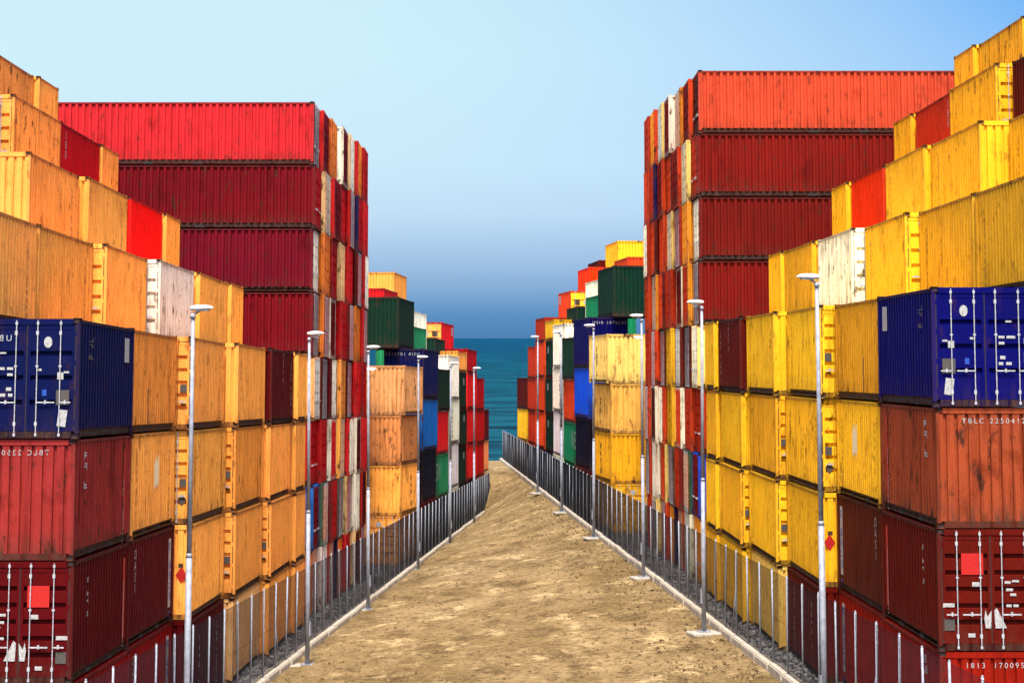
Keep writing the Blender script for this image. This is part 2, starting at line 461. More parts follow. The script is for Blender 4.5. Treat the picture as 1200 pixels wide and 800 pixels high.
def end_panel(L, H, sy):
    key = ('end', L, H, sy)
    if key not in _cache:
        k = MB(); pr = corr(W-.18, .262, .66, .05, .055); y = sy*(L/2-.028)
        k.strip([(-W/2+.09+a, y - sy*d, .16) for a, d in pr], (0, 0, H-.305))
        _cache[key] = k.mesh('end_panel', [PAINT])
    return _cache[key]
def door_leaf(L, H, sx, bands):
    key = ('door', L, H, sx, bands)
    if key not in _cache:
        k = MB(); y = -(L/2-.040); z0, z1 = .172, H-.155; h = z1-z0
        xa, xb = (.012, W/2-.112) if sx > 0 else (-W/2+.112, -.012)
        x0, x1 = xa+.07, xb-.06
        pr = [(z0+.10, 0)]
        for i in range(1, bands):
            zc = z0 + .10 + (h-.2)*i/bands
            pr += [(zc-.062, 0), (zc-.045, .085), (zc+.045, .085), (zc+.062, 0)]
        pr.append((z1-.10, 0))
        k.strip([(x0, y+d, z) for z, d in pr], (x1-x0, 0, 0))
        for bx in ((xa, x0, z0, z1), (x1, xb, z0, z1)): k.box(bx[0], bx[1], y-.012, y+.05, bx[2], bx[3])
        for zb in ((z0, z0+.10), (z1-.10, z1)): k.box(x0, x1, y-.010, y+.05, *zb)
        for i in range(4):                      # hinge lugs on the post side
            zz = z0 + h*(.08 + .28*i); xe = xb if sx > 0 else xa
            k.box(min(xe, xe+sx*.06), max(xe, xe+sx*.06), y-.03, y+.02, zz-.05, zz+.05)
        for gx in (xa-.010, xb-.004) if sx > 0 else (xa-.022, xb): k.box(gx, gx+.026 if (gx > 0) == (sx > 0) and abs(gx) > .5 else gx+.010, y-.018, y+.06, z0, z1, 1)
        _cache[key] = k.mesh('door', [PAINT, DARK])
    return _cache[key]
BAR_X = (.245, .775)
def lock_bar(L, H, x, small=False):
    key = ('bar', L, H, x, small)
    if key not in _cache:
        k = MB(); y = -(L/2+.006)
        k.tube((x, y, .05), (x, y, H-.05),   .011 if small else .0125, n=6 if small else 8)
        for zz in (.09, H-.12): k.box(x-.026, x+.026, y-.008, y+.030, zz-.03, zz+.03)
        if not small:
            for zz in (.34, H-.34): k.box(x-.032, x+.024, y-.012, y+.030, zz-.045, zz+.045)
            k.box(x-.03, x+.03, y-.014, y+.03, H*.60-.02, H*.60+.02)
        _cache[key] = k.mesh('locking_bar', [PAINT if small == 'painted' else BARM])
    return _cache[key]
def handle(L, H, x):
    key = ('hand', L, H, x)
    if key not in _cache:
        k = MB(); y = -(L/2+.03); e = x + (.42 if x > 0 else -.42)*(1 if abs(x) < .5 else .62); zz = H*.30
        k.box(min(x, e), max(x, e), y-.012, y+.012, zz-.015, zz+.015)
        xm = (x+e)/2; k.box(xm-.02, xm+.02, y-.01, y+.05, zz-.035, zz+.05)
        _cache[key] = k.mesh('door_handle', [BARM])
    return _cache[key]
def text_mesh(s, size, material, mirror=False, vertical=False):
    key = ('txt', s, size, material.name, mirror, vertical)
    if key not in _cache:
        cu = bpy.data.curves.new('marking', 'FONT'); cu.body = '\n'.join(s) if vertical else s
        cu.size = size; cu.space_line = 0.85; cu.space_character = 1.45; cu.align_x = 'CENTER' if vertical else 'LEFT'
        cu.offset = -size*.004
        to = bpy.data.objects.new('tmp', cu); col.objects.link(to)
        dg = bpy.context.evaluated_depsgraph_get()
        me = bpy.data.meshes.new_from_object(to.evaluated_get(dg))
        bpy.data.objects.remove(to)
        mm_ = Matrix(((-1 if mirror else 1, 0, 0, 0), (0, 0, -1, 0), (0, 1, 0, 0), (0, 0, 0, 1)))
        me.transform(mm_); me.materials.clear(); me.materials.append(material); _cache[key] = me
    return _cache[key]
def glyphs(seed, n, w, h, material, gap=(4,)):
    """a column of small stencilled characters, too small to read"""
    key = ('gl', seed, n, w, h, material.name)
    if key not in _cache:
        rg = random.Random(seed); k = MB(); z = 0
        for i in range(n):
            if i in gap or i == n-1: z -= h*.9
            for j in range(3):
                if rg.random() < .78:
                    a = rg.uniform(-w/2, -w*.1); b = rg.uniform(w*.1, w/2); zz = z - j*h*.32
                    k.quad([(a, 0, zz-h*.2), (b, 0, zz-h*.2), (b, 0, zz), (a, 0, zz)])
            q = rg.choice((-w*.4, w*.25)); k.quad([(q, .001, z-h*.85), (q+w*.15, .001, z-h*.85), (q+w*.15, .001, z), (q, .001, z)])
            z -= h*1.25
        _cache[key] = k.mesh('marking', [material])
    return _cache[key]
def decal(kind, a, b):
    key = ('dec', kind, a, b)
    if key not in _cache:
        k = MB()
        if kind == 'oval': k.quad([(a/2*math.cos(t), 0, b/2*math.sin(t)) for t in np.linspace(0, 2*math.pi, 15)[:-1]])
        elif kind == 'diamond': k.quad([(0, 0, -b/2), (a/2, 0, 0), (0, 0, b/2), (-a/2, 0, 0)])
        else: k.quad([(-a/2, 0, -b/2), (a/2, 0, -b/2), (a/2, 0, b/2), (-a/2, 0, b/2)])
        _cache[key] = k.mesh('sticker', [])
    return _cache[key]
_mcache = {}
def decal_m(kind, a, b, m):
    key = (kind, a, b, m.name)
    if key not in _mcache:
        me = decal(kind, a, b).copy(); me.materials.append(m); _mcache[key] = me
    return _mcache[key]

NCONT = 0
USED = set()
def container(side, x, y, z, th, L, H, colour, end, label, joined=False, wear=0.6, gapz=0.03, rot90=False, doorcol=None, bands=5, far=False):
    """side -1/+1; (x, y) is the roadside corner nearest the viewer (for side -1), th turns the far end towards the road"""
    global NCONT
    NCONT += 1
    word, rgb = PAL[colour][0 if side == -1 else 1]
    if rot90:
        cx, cy_, rz = x - L/2, y + W/2, math.pi/2
    else:
        cx = x + L/2*math.sin(th) - W/2*math.cos(th); cy_ = y + L/2*math.cos(th) + W/2*math.sin(th); rz = -th
    if side == 1: cx, rz = -cx, -rz
    root = link('shipping_container', None); root.empty_display_size = .3
    root.matrix_world = YARD[side] @ Matrix.Translation((cx, cy_, z)) @ Matrix.Rotation(rz, 4, 'Z')
    lab = label.replace('{c}', word).replace('{s}', SIDE[side])
    tag(root, lab, 'container', 'stacked shipping containers')
    j = random.uniform(.80, 1.06)
    if colour in ('amber', 'ochre', 'pale', 'white'): wear *= .88
    c4 = (rgb[0]*j, rgb[1]*j*random.uniform(.90, 1.06), rgb[2]*j, wear)
    Hc = H
    GRIME_SHADE = {'bottom_rail': .08, 'end_sill': .30, 'corner_casting': .30, 'top_rail': .45, 'frame': .66, 'corner_post': .82}   # grime plus gap shade painted into the rails, castings and frames
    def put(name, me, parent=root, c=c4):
        k = GRIME_SHADE.get(name)
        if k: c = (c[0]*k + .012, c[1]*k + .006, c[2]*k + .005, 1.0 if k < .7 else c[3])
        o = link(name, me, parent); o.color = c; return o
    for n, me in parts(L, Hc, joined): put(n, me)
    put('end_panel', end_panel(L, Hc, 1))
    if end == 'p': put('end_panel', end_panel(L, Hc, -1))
    else:
        dc = c4 if doorcol is None else (*PAL[doorcol][0 if side == -1 else 1][1], wear)
        barkind = ('painted' if colour in ('amber', 'ochre', 'pale') and random.random() < .6 else False) if not (joined or rot90) else ('painted' if rot90 and random.random() < .65 else 'zinc')
        for sx in (-1, 1):
            d = put('door', door_leaf(L, Hc, sx, bands), root, dc)
            for bx in BAR_X:
                put('locking_bar', lock_bar(L, Hc, sx*bx, barkind), d, (dc[0]*.5, dc[1]*.5, dc[2]*.5, 1) if colour in ('amber', 'ochre', 'pale') else dc)
                if not joined: put('door_handle', handle(L, Hc, sx*bx), d)
    root['_L'] = L; root['_H'] = Hc
    return root
def on_end(root, me, x, z, side, name='marking', flip=None, rot=0.0):
    """put a flat mark on the end nearest the viewer; x measured towards the road"""
    L = root['_L']
    o = link(name, me, root); o.location = (x*(1 if side == -1 else -1), -(L/2-.018) if name != 'sticker' else -(L/2-.022), z)
    o.rotation_euler = (0, rot, 0); return o
def on_side(root, me, yfrac, z, side, name='marking', out=0.004):
    """put a flat mark on the roadside wall; yfrac 0 near end .. 1 far end"""
    L = root['_L']; sx = 1 if side == -1 else -1
    o = link(name, me, root)
    if me.name.startswith('marking') and len(me.polygons) > 4: o['kind'] = 'stuff'   # characters too small to pick apart
    o.location = (sx*(W/2-.018+out), -L/2 + L*yfrac, z); o.rotation_euler = (0, 0, sx*math.pi/2); return o

ORD = ['first', 'second', 'third', 'fourth', 'fifth', 'sixth', 'seventh', 'eighth', 'ninth']
T = 2.75
X0 = [-9.8, -9.75, -9.2, -8.8, -8.44, -8.2]
Y0 = [43.2, 49.4, 55.6, 61.8, 68.0, 74.2]
LEN = [6.058]*5 + [2.99]
ROWX = {(2, 2): .3, (2, 3): .2, (3, 3): .35, (3, 2): .2}
ROW0 = [  # bottom to top: (colour, end, wear)
 [('lowred', 'p', .5), ('darkred', 'd', .45), ('pinkred', 'p', 1.0), ('navy', 'd', .25)],
 [('lowred', 'p', .4), ('maroon', 'd', .6), ('amber', 'p', .6), ('ochre', 'd', .8)],
 [('darkred', 'p', .5), ('amber', 'p', .45), ('amber', 'd', .75), ('amber', 'd', .7)],
 [('pale', 'p', .4), ('amber', 'd', .4), ('ochre', 'd', .7), ('amber', 'p', .6)],
 [('amber', 'p', .5), ('amber', 'd', .4), ('amber', 'p', .5), ('darkred', 'p', .5)],
 [('amber', 'p', .5), ('amber', 'p', .4), ('amber', 'p', .5), ('amber', 'p', .5)]]
UPPER = {  # (row, slot): (colour, end, wear)
 (1, 0): ('amber', 'p', .5), (1, 1): ('amber', 'p', .5), (1, 2): ('amber', 'd', .5), (1, 3): ('white', 'd', 1.0), (1, 4): ('amber', 'p', .5), (1, 5): ('amber', 'p', .5),
 (2, 1): ('amber', 'p', .5), (2, 2): ('amber', 'p', .6), (2, 3): ('amber', 'p', .55), (2, 4): ('brightred', 'p', .25), (2, 5): ('amber', 'p', .5),
 (3, 2): ('darkred', 'p', .5), (3, 3): ('amber', 'd', .9), (3, 4): ('scarlet', 'p', .35), (3, 5): ('amber', 'p', .7),
 (4, 3): ('darkred', 'p', .5), (4, 4): ('amber', 'p', .9), (4, 5): ('amber', 'p', .6)}
SLOTWORD = ['the blue doored stack', 'the stack next to the blue doors', 'the second stack past the blue doors', 'the third stack past the blue doors', 'the fourth stack past the blue doors', 'the short end stack']
def vcode(root, side, seed, yf, H, mtl=MBLACK, n=11, w=.11, h=.15):
    on_side(root, glyphs(seed % 5, n, w, h, mtl), yf, H*.80, side)

for side in (-1, 1):
    rs = random.Random(11)                       # the two terraces mirror each other
    mir = side == -1
    for sl in range(6):
        for t in range(4):
            c, e, wr = ROW0[sl][t]
            dx, dy, dth = rs.uniform(-.05, .05), rs.uniform(-.06, .06), rs.uniform(-.008, .008)
            lab = '{c} container, ' + ORD[t] + ' tier, ' + SLOTWORD[sl] + ', {s} side'
            bands = 4 if c == 'navy' else 6
            r = container(side, X0[sl]+dx, Y0[sl]+dy, t*T, .012+dth, LEN[sl], T, c, e, lab, wear=wr, bands=bands, doorcol='black' if (sl, t) == (1, 1) else None)
            H = r['_H']
            if c in ('amber', 'ochre', 'pale') and sl < 5:
                vcode(r, side, sl*4+t, .86, H)
                if rs.random() < .4: vcode(r, side, sl+t+1, .1, H, n=6)
            if c in ('amber', 'ochre') and e == 'd':
                on_end(r, decal_m('rect', .20, .24, MGREY), .94, H*.44, side, 'sticker'); on_end(r, decal_m('rect', .16, .05, MBLACK), .95, H*.27, side, 'sticker')
                if sl == 2 and t == 2: on_end(r, decal_m('diamond', .26, .34, MGREY), .92, H*.26, side, 'sticker')
            if (sl, t) == (4, 3):
                on_side(r, glyphs(2, 9, .14, .16, MWHITE), .9, H*.85, side); on_side(r, glyphs(3, 5, .14, .16, MWHITE), .52, H*.95, side)
            if (sl, t) in ((1, 1), (1, 0)):
                on_side(r, text_mesh('DASI', .34, MWHITE, mir, True), .14, H*.80, side)
                k = decal_m('rect', .34, 1.95, MWHITE); on_side(r, k, .90, H*.52, side, 'marking')
                on_side(r, glyphs(3, 6, .26, .24, MBLUE, (1,)), .90, H*.83, side, out=.008)
            if (sl, t) == (1, 2):
                for q in range(7):
                    k = MB(); y0 = -.35 + .1*q; k.quad([(y0, 0, -.34 + rs.uniform(-.12, .12)), (y0+.085, 0, -.34 + rs.uniform(-.12, .12)), (y0+.085, 0, .42 + rs.uniform(-.2, .1)), (y0, 0, .42 + rs.uniform(-.2, .1))])
                    on_side(r, k.mesh('faded_patch', [MPALE]), .55, H*.58, side, 'faded_patch')
            if (sl, t) == (1, 3):
                k = MB(); k.quad([(-.06, 0, 0), (.05, 0, 0), (.10, 0, .45), (.02, 0, .6), (.05, 0, .95), (-.06, 0, 1.05), (-.10, 0, .6), (0, 0, .5)])
                on_side(r, k.mesh('tar_stain', [MBLACK]), .36, .18, side, 'tar_stain')
            if (sl, t) == (2, 1):
                on_end(r, decal_m('diamond', .34, .5, MRED), .92, H*.47, side, 'sticker')
                on_end(r, decal_m('rect', .14, .12, MBLACK), .90, H*.57, side, 'sticker')
            if (sl, t) == (2, 0):
                on_side(r, glyphs(1, 5, .2, .2, MWHITE), .25, H*.78, side); on_side(r, glyphs(2, 12, .15, .15, MWHITE), .80, H*.82, side)
            if (sl, t) == (0, 3):
                on_side(r, decal_m('rect', .55, .62, MWHITE), .86, H*.78, side)
                on_side(r, glyphs(2, 3, .5, .12, MGREY, ()), .2, H*.85, side)
                for (xx, zz, kk, a, b, m_) in ((.48, .80, 'oval', .19, .26, MWHITE), (.30, .57, 'rect', .09, .05, MWHITE), (.78, .52, 'rect', .14, .16, MWHITE), (.92, .55, 'rect', .12, .04, MWHITE),
                        (.84, .34, 'rect', .30, .34, MGREY), (.42, .38, 'rect', .10, .14, MBLUE), (.84, .17, 'rect', .20, .38, MWHITE), (-.38, .58, 'rect', .14, .06, MWHITE), (-.60, .58, 'rect', .20, .06, MWHITE),
                        (-.38, .53, 'rect', .13, .06, MWHITE), (-.40, .41, 'rect', .12, .08, MWHITE), (-.36, .36, 'rect', .10, .07, MWHITE), (-.54, .36, 'rect', .13, .07, MWHITE), (-.55, .71, 'rect', .14, .04, MWHITE)):
                    on_end(r, decal_m(kk, a, b, m_), xx, H*zz, side, 'sticker', rot=(.12 if (xx, zz) == (.84, .17) else 0))
                for zz, s_ in ((.585, '158 3'), (.535, '[  ] 3'), (.41, '[    ]'), (.355, 'N 39')):
                    on_end(r, text_mesh(s_, .15, MWHITE, mir), -.88*(1), H*zz, side)
                if mir: on_end(r, text_mesh('UBM', .20, MWHITE, mir), -.35, H*.81, side)
            if (sl, t) == (0, 2):
                on_end(r, text_mesh('TBLC', .17, MWHITE, mir), .62, H*.865, side)
                on_end(r, text_mesh('2250412', .17, MWHITE, mir), -.02, H*.865, side)
                on_side(r, glyphs(4, 3, .34, .2, MWHITE, ()), .18, H*.88, side)
                on_side(r, decal_m('rect', .16, 2.0, MRED), .88, H*.5, side)
                on_side(r, glyphs(2, 12, .10, .10, MWHITE), .86, H*.60, side, out=.008)
            if (sl, t) == (0, 0):
                on_end(r, text_mesh('1813', .17, MWHITE, mir), .62, H*.865, side)
                on_end(r, text_mesh('170095', .17, MWHITE, mir), -.02, H*.865, side)
                on_side(r, glyphs(3, 3, .3, .2, MWHITE, ()), .22, H*.9, side)
            if (sl, t) == (0, 1):
                on_side(r, decal_m('rect', .20, 2.0, MRED), .89, H*.5, side)
                on_side(r, glyphs(0, 26, .12, .05, MWHITE, ()), .88, H*.66, side, out=.008)
                on_side(r, glyphs(1, 4, .16, .14, MWHITE, (1,)), .24, H*.82, side)
                for (xx, zz, a, b, m_) in ((.42, .71, .50, .48, MRED), (.34, .545, .18, .10, MWHITE), (.98, .375, .28, .09, MWHITE), (.96, .215, .24, .26, MGREY), (.46, .13, .16, .09, MWHITE),
                        (-.38, .56, .14, .06, MWHITE), (-.56, .57, .16, .05, MWHITE), (-.42, .50, .16, .06, MWHITE), (-.50, .46, .14, .06, MWHITE), (-.40, .37, .12, .06, MWHITE), (-.56, .37, .12, .06, MWHITE)):
                    on_end(r, decal_m('rect', a, b, m_), xx, H*zz, side, 'sticker')
                for pg in ([(-.10, 0, -.2), (.02, 0, -.2), (.05, 0, .02), (.02, 0, .22), (-.02, 0, .06), (-.12, 0, .2)], [(-.46, 0, -.2), (-.2, 0, -.2), (-.18, 0, .2), (-.24, 0, .26)]):
                    k = MB(); k.quad(pg); o = on_end(r, k.mesh('marking', [MWHITE]), .12, H*.26, side, 'marking'); o.scale = (1, 1, 1) if mir else (-1, 1, 1)
                for zz, s_ in ((.71, '34'), (.65, '22'), (.55, '1810'), (.42, '175')):
                    for q, ch_ in enumerate(s_): on_end(r, text_mesh(ch_, .17, MWHITE, mir), -.86-.12*q, H*zz, side)
    for (row, sl), (c, e, wr) in UPPER.items():
        if side == -1 and (row, sl) in ((2, 1), (4, 3)): continue
        dx, dy, dth = rs.uniform(-.05, .05), rs.uniform(-.06, .06), rs.uniform(-.008, .008)
        lab = '{c} container topping ' + ('the short end stack' if sl == 5 else 'the ' + ORD[sl] + ' stack along') + ', ' + ORD[row] + ' row back, {s} side'
        r = container(side, X0[sl]-2.62*row+ROWX.get((row, sl), 0)+dx, Y0[sl]+dy, (3+row)*T, .012+dth, LEN[sl], T, c, e, lab, wear=wr, bands=5)
        H = r['_H']
        if c == 'amber': vcode(r, side, row*3+sl, .86 if sl < 5 else .7, H)
        if (row, sl) == (3, 4): on_side(r, text_mesh('IBB', .42, MWHITE, mir, True), .12, H*.80, side)
        if (row, sl) == (1, 2):
            on_end(r, decal_m('oval', .26, .30, MWHITE), .18, H*.78, side, 'sticker'); on_end(r, decal_m('rect', .26, .30, MGREY), .66, H*.30, side, 'sticker')

# the tall block: forty-foot containers set across, doors to the road
TOWER = [  # bottom tier first, eight tiers; colours from the near column outwards
 ['orange', 'white', 'red', 'navy', 'red', 'cream', 'red'],
 ['blue', 'greengrey', 'crimson', 'dgrey', 'cream', 'white', 'scarlet'],
 ['scarlet', 'red', 'white', 'amber', 'red', 'white', 'red'],
 ['tan', 'darkred', 'crimson', 'amber', 'maroon', 'red', 'scarlet'],
 ['crimson', 'orange', 'white', 'scarlet', 'crimson', 'orange', 'red'],
 ['crimson2', 'orange', 'scarlet', 'cream', 'red', 'darkred', 'scarlet'],
 ['crimson', 'cream', 'red', 'crimson', 'red', 'navy', 'red'],
 ['coral', 'red', 'orange', 'white', 'cream', 'red', 'scarlet']]
ENDCOL = ['red', 'scarlet', 'crimson', 'orange', 'red', 'white', 'scarlet', 'maroon']
for side in (-1, 1):
    rs = random.Random(5)
    for t in range(8):
        for cI in range(7):
            dx = rs.uniform(-.08, .08); dy = rs.uniform(-.015, .015)
            lab = '{c} container, ' + ORD[t] + ' tier, ' + ORD[cI] + ' column from the long flank, {s}'
            nxt = ENDCOL[rs.randrange(8)]
            r = container(side, -8.25+.17*cI+dx, 80.6+2.49*cI+dy, t*T, 0, 12.19, T, TOWER[t][cI], 'd', lab, joined=cI > 0, wear=(.8 if t == 6 else .65), rot90=True,
                      doorcol=(nxt if rs.random() < .75 else None), bands=5)
            if cI == 0 and t == 7:
                for q, ch_ in enumerate('ID'): on_side(r, text_mesh(ch_, .3, MWHITE, side == -1), .975-.03*q, r['_H']*.88, -side)

# the lower, mixed stacks further down the road
FAR = [  # name, x, y, turn, tier height, first z, [(colour, end)]
 ('the ribbed stack next to the {s}', -5.84, 105.0, 7, 2.76, 0, [('amber', 'd'), ('amber', 'p'), ('tan2', 'p'), ('tan', 'p')]),
 ('the lettered blue stack', -4.95, 113.0, 6, 3.05, 0, [('darkred', 'p'), ('black', 'p'), ('blue', 'p'), ('navy', 'p')]),
 ('the stack before the white one', -4.40, 122.0, 5, 2.79, 0, [('green', 'p'), ('green', 'p'), ('red', 'p'), ('dkgreen', 'p')]),
 ('the all white stack', -3.90, 129.0, 5, 3.05, 0, [('white', 'p'), ('grey', 'p'), ('white', 'p'), ('white', 'p')]),
 ('the dark green stack', -3.55, 140.0, 5, 2.80, 0, [('black', 'p'), ('dkgreen', 'p'), ('dkgreen', 'p'), ('dkgreen', 'p')]),
 ('the red stack before the sea end', -3.02, 148.5, 6, 2.80, 0, [('black', 'p'), ('red', 'p'), ('red', 'p'), ('red', 'p')]),
 ('the next to last seaward stack', -2.42, 156.6, 5, 2.74, 0, [('red', 'p'), ('scarlet', 'p'), ('scarlet', 'p'), ('scarlet', 'p')]),
 ('the last low seaward stack', -2.40, 164.2, 8, 2.76, 0, [('red', 'p'), ('tan2', 'p'), ('darkred', 'p')]),
]
EXTRA = [  # colour, end, x, y, turn, z, H, doorcol, text, sides
 ('dkgreen', 'p', -6.42, 112.4, 6, 12.22, 3.05, None, '{c} container high behind the lettered blue one, {s} side', (-1, 1)),
 ('dkgreen', 'p', -8.98, 112.2, 6, 12.22, 3.05, None, '{c} container high up, wedged against the {s}', (-1, 1)),
 ('green', 'p', -6.10, 122.8, 6, 11.2, 2.74, None, '{c} container in front of the tall white box, {s} side', (-1, 1)),
 ('white', 'p', -6.35, 129.5, 6, 12.2, 3.05, None, '{c} container high above the lettered blue one, {s} side', (-1, 1)),
 ('dkgreen', 'p', -5.15, 137.2, 5, 10.9, 2.74, None, '{c} container between tall white box and yellow doors, {s} side', (-1, 1)),
 ('red', 'd', -5.05, 149.0, 7, 12.2, 3.05, 'amber', '{c} container with yellow doors above the far stacks, {s} side', (-1, 1)),
 ('amber', 'p', -3.56, 140.1, 5, 11.2, 1.55, None, '{c} low container topping the dark green stack, {s} side', (-1, 1)),
 ('scarlet', 'p', -3.05, 148.6, 6, 11.2, 1.95, None, '{c} container topping the red stack, {s} side', (-1, 1)),
 ('amber', 'p', -8.9, 150.0, 6, 16.5, 2.8, None, '{c} container standing highest behind the dark green pair, {s} side', (-1, 1)),
 ('red', 'p', -9.0, 139.0, 6, 14.62, 2.74, None, '{c} container below the highest far one, {s} side', (-1, 1)),
 ('green', 'p', -11.5, 139.0, 6, 14.50, 2.74, None, '{c} container just clearing the dark green pair, {s} side', (-1, 1)),
 ('brightred', 'p', -6.6, 150.0, 6, 14.45, 2.74, None, '{c} container above the tall white box, {s} side', (1,)),
 ('darkred', 'p', -7.75, 157.0, 6, 15.4, 2.74, None, '{c} container peeping over the vermilion one, {s} side', (1,)),
]
for side in (-1, 1):
    mir = side == -1
    rs = random.Random(9)
    for name, x, y, th, tt, z0, tiers in FAR:
        for t, (c, e) in enumerate(tiers):
            tiername = ORD[t] + ' tier of ' if t else 'bottom of '
            lab = '{c} container, ' + tiername + name + ('' if '{s}' in name else ', {s} side')
            if side == 1 and y == 164.2: c = ('orange', 'amber', 'darkred')[t]
            dx = rs.uniform(-.04, .04) + (.22 if (y == 105.0 and t == 3) else 0) + (.55 if side == 1 and y > 160 else 0)
            r = container(side, x+dx, y+rs.uniform(-.04, .04), z0+t*tt, R(th+rs.uniform(-.5, .5)), 6.058, tt, c, e, lab, joined=True, wear=.8 if y == 105.0 else .45)
            H = r['_H']
            if y == 105.0 and t: on_side(r, glyphs(t, 4, .5, .3, MBLACK, ()), .55, H*.75, side)
            if y == 105.0 and t == 0: on_end(r, decal_m('oval', .3, .3, MWHITE), .0, H*.82, side, 'sticker')
            if (y, t) == (113.0, 3): on_end(r, text_mesh('USIR 1072123', .25, MWHITE, mir), .95, H*.86, side)
            if (y, t) == (122.0, 1): on_side(r, text_mesh('NEI', 1.6, MWHITE, mir), .25 if not mir else .25, H*.42, side)
            if y == 129.0 and t < 3: on_side(r, glyphs(t, 8, .7, .26, MBLACK if t else MGREY, ()), .3, H*.85, side)
            if y == 140.0 and t: on_side(r, decal_m('rect', .7, .5, MWHITE), .7, H*.75, side)
            if y == 164.2 and t == 1: on_side(r, glyphs(1, 7, .4, .22, MBLACK), .4, H*.8, side)
    for c, e, x, y, th, z, H, dc, lab, sides in EXTRA:
        if side in sides:
            r = container(side, x, y, z, R(th), 6.058, H, c, e, lab, joined=True, wear=.4, doorcol=dc)
            if dc: on_end(r, decal_m('rect', .45, .45, MBLACK), .62, r['_H']*.70, side, 'sticker'); on_end(r, decal_m('oval', .4, .4, MWHITE), -.1, r['_H']*.70, side, 'sticker'); on_side(r, decal_m('rect', .8, .7, MWHITE), .86, r['_H']*.8, side)
            if c == 'green' and y < 130: on_end(r, decal_m('rect', 1.1, .22, MWHITE), .45, r['_H']*.2, side)

# ------------------------------------------------------------------ fences
FH = 2.85; BAY = 2.0
def post_mesh():
    k = MB(); k.tube((0, 0, 0), (0, 0, FH), .030, .030, 8); k.tube((0, 0, FH), (0, 0, FH+.03), .034, .012, 8); k.tube((0, 0, .0), (0, 0, .05), .06, .05, 8)
    return k.mesh('post', [GALV], True)
def brace_mesh():
    k = MB(); k.tube((0, 0, 1.6), (0, .75, .02), .022, .022, 6); return k.mesh('brace', [GALV], True)
def net_mesh():
    k = MB(); n = int(BAY/.05)
    for i in range(n):
        y = (i+.5)*BAY/n; b = len(k.v); r = .0034
        for z in (.06, FH-.04):
            for a in (0, 2.094, 4.189): k.v.append((r*math.cos(a), y + r*math.sin(a), z))
        for a in range(3): k.f.append((b+a, b+(a+1) % 3, b+3+(a+1) % 3, b+3+a)); k.m.append(0)
    return k.mesh('wire_mesh', [WIRE])
def wire_mesh():
    k = MB(); k.tube((0, 0, 0), (0, BAY, 0), .004, .004, 4); return k.mesh('line_wire', [WIRE])
POST, BRACE, NET, LINE = post_mesh(), brace_mesh(), net_mesh(), wire_mesh()
def fence(side):
    root = link('wire_fence', None)
    tag(root, 'tall wire mesh fence with silver posts on the kerb, ' + SIDE[side] + ' side', 'fence')
    ang = math.atan(.0661)*side
    d = 36.0; end = 160.5 if side == -1 else 186.0; i = 0; rs = random.Random(2)
    while d < end:
        x = (kerb_x(d) - .02)*(-side)
        base = YARD[side] @ Matrix.Translation((x, d, .18)) @ Matrix.Rotation(ang, 4, 'Z')
        p = link('post', POST, root); p.matrix_world = base @ Matrix.Rotation(rs.uniform(-.012, .012), 4, 'Y')
        if i % 9 == 5:
            b = link('brace', BRACE, root); b.matrix_world = base
        if d + BAY < end:
            g = link('wire_mesh', NET, root); g.matrix_world = base; g['kind'] = 'stuff'
            for z in (.08, FH*.5, FH-.05):
                l = link('line_wire', LINE, root); l.matrix_world = base @ Matrix.Translation((0, 0, z))
        d += BAY*math.cos(ang); i += 1
for s in (-1, 1): fence(s)

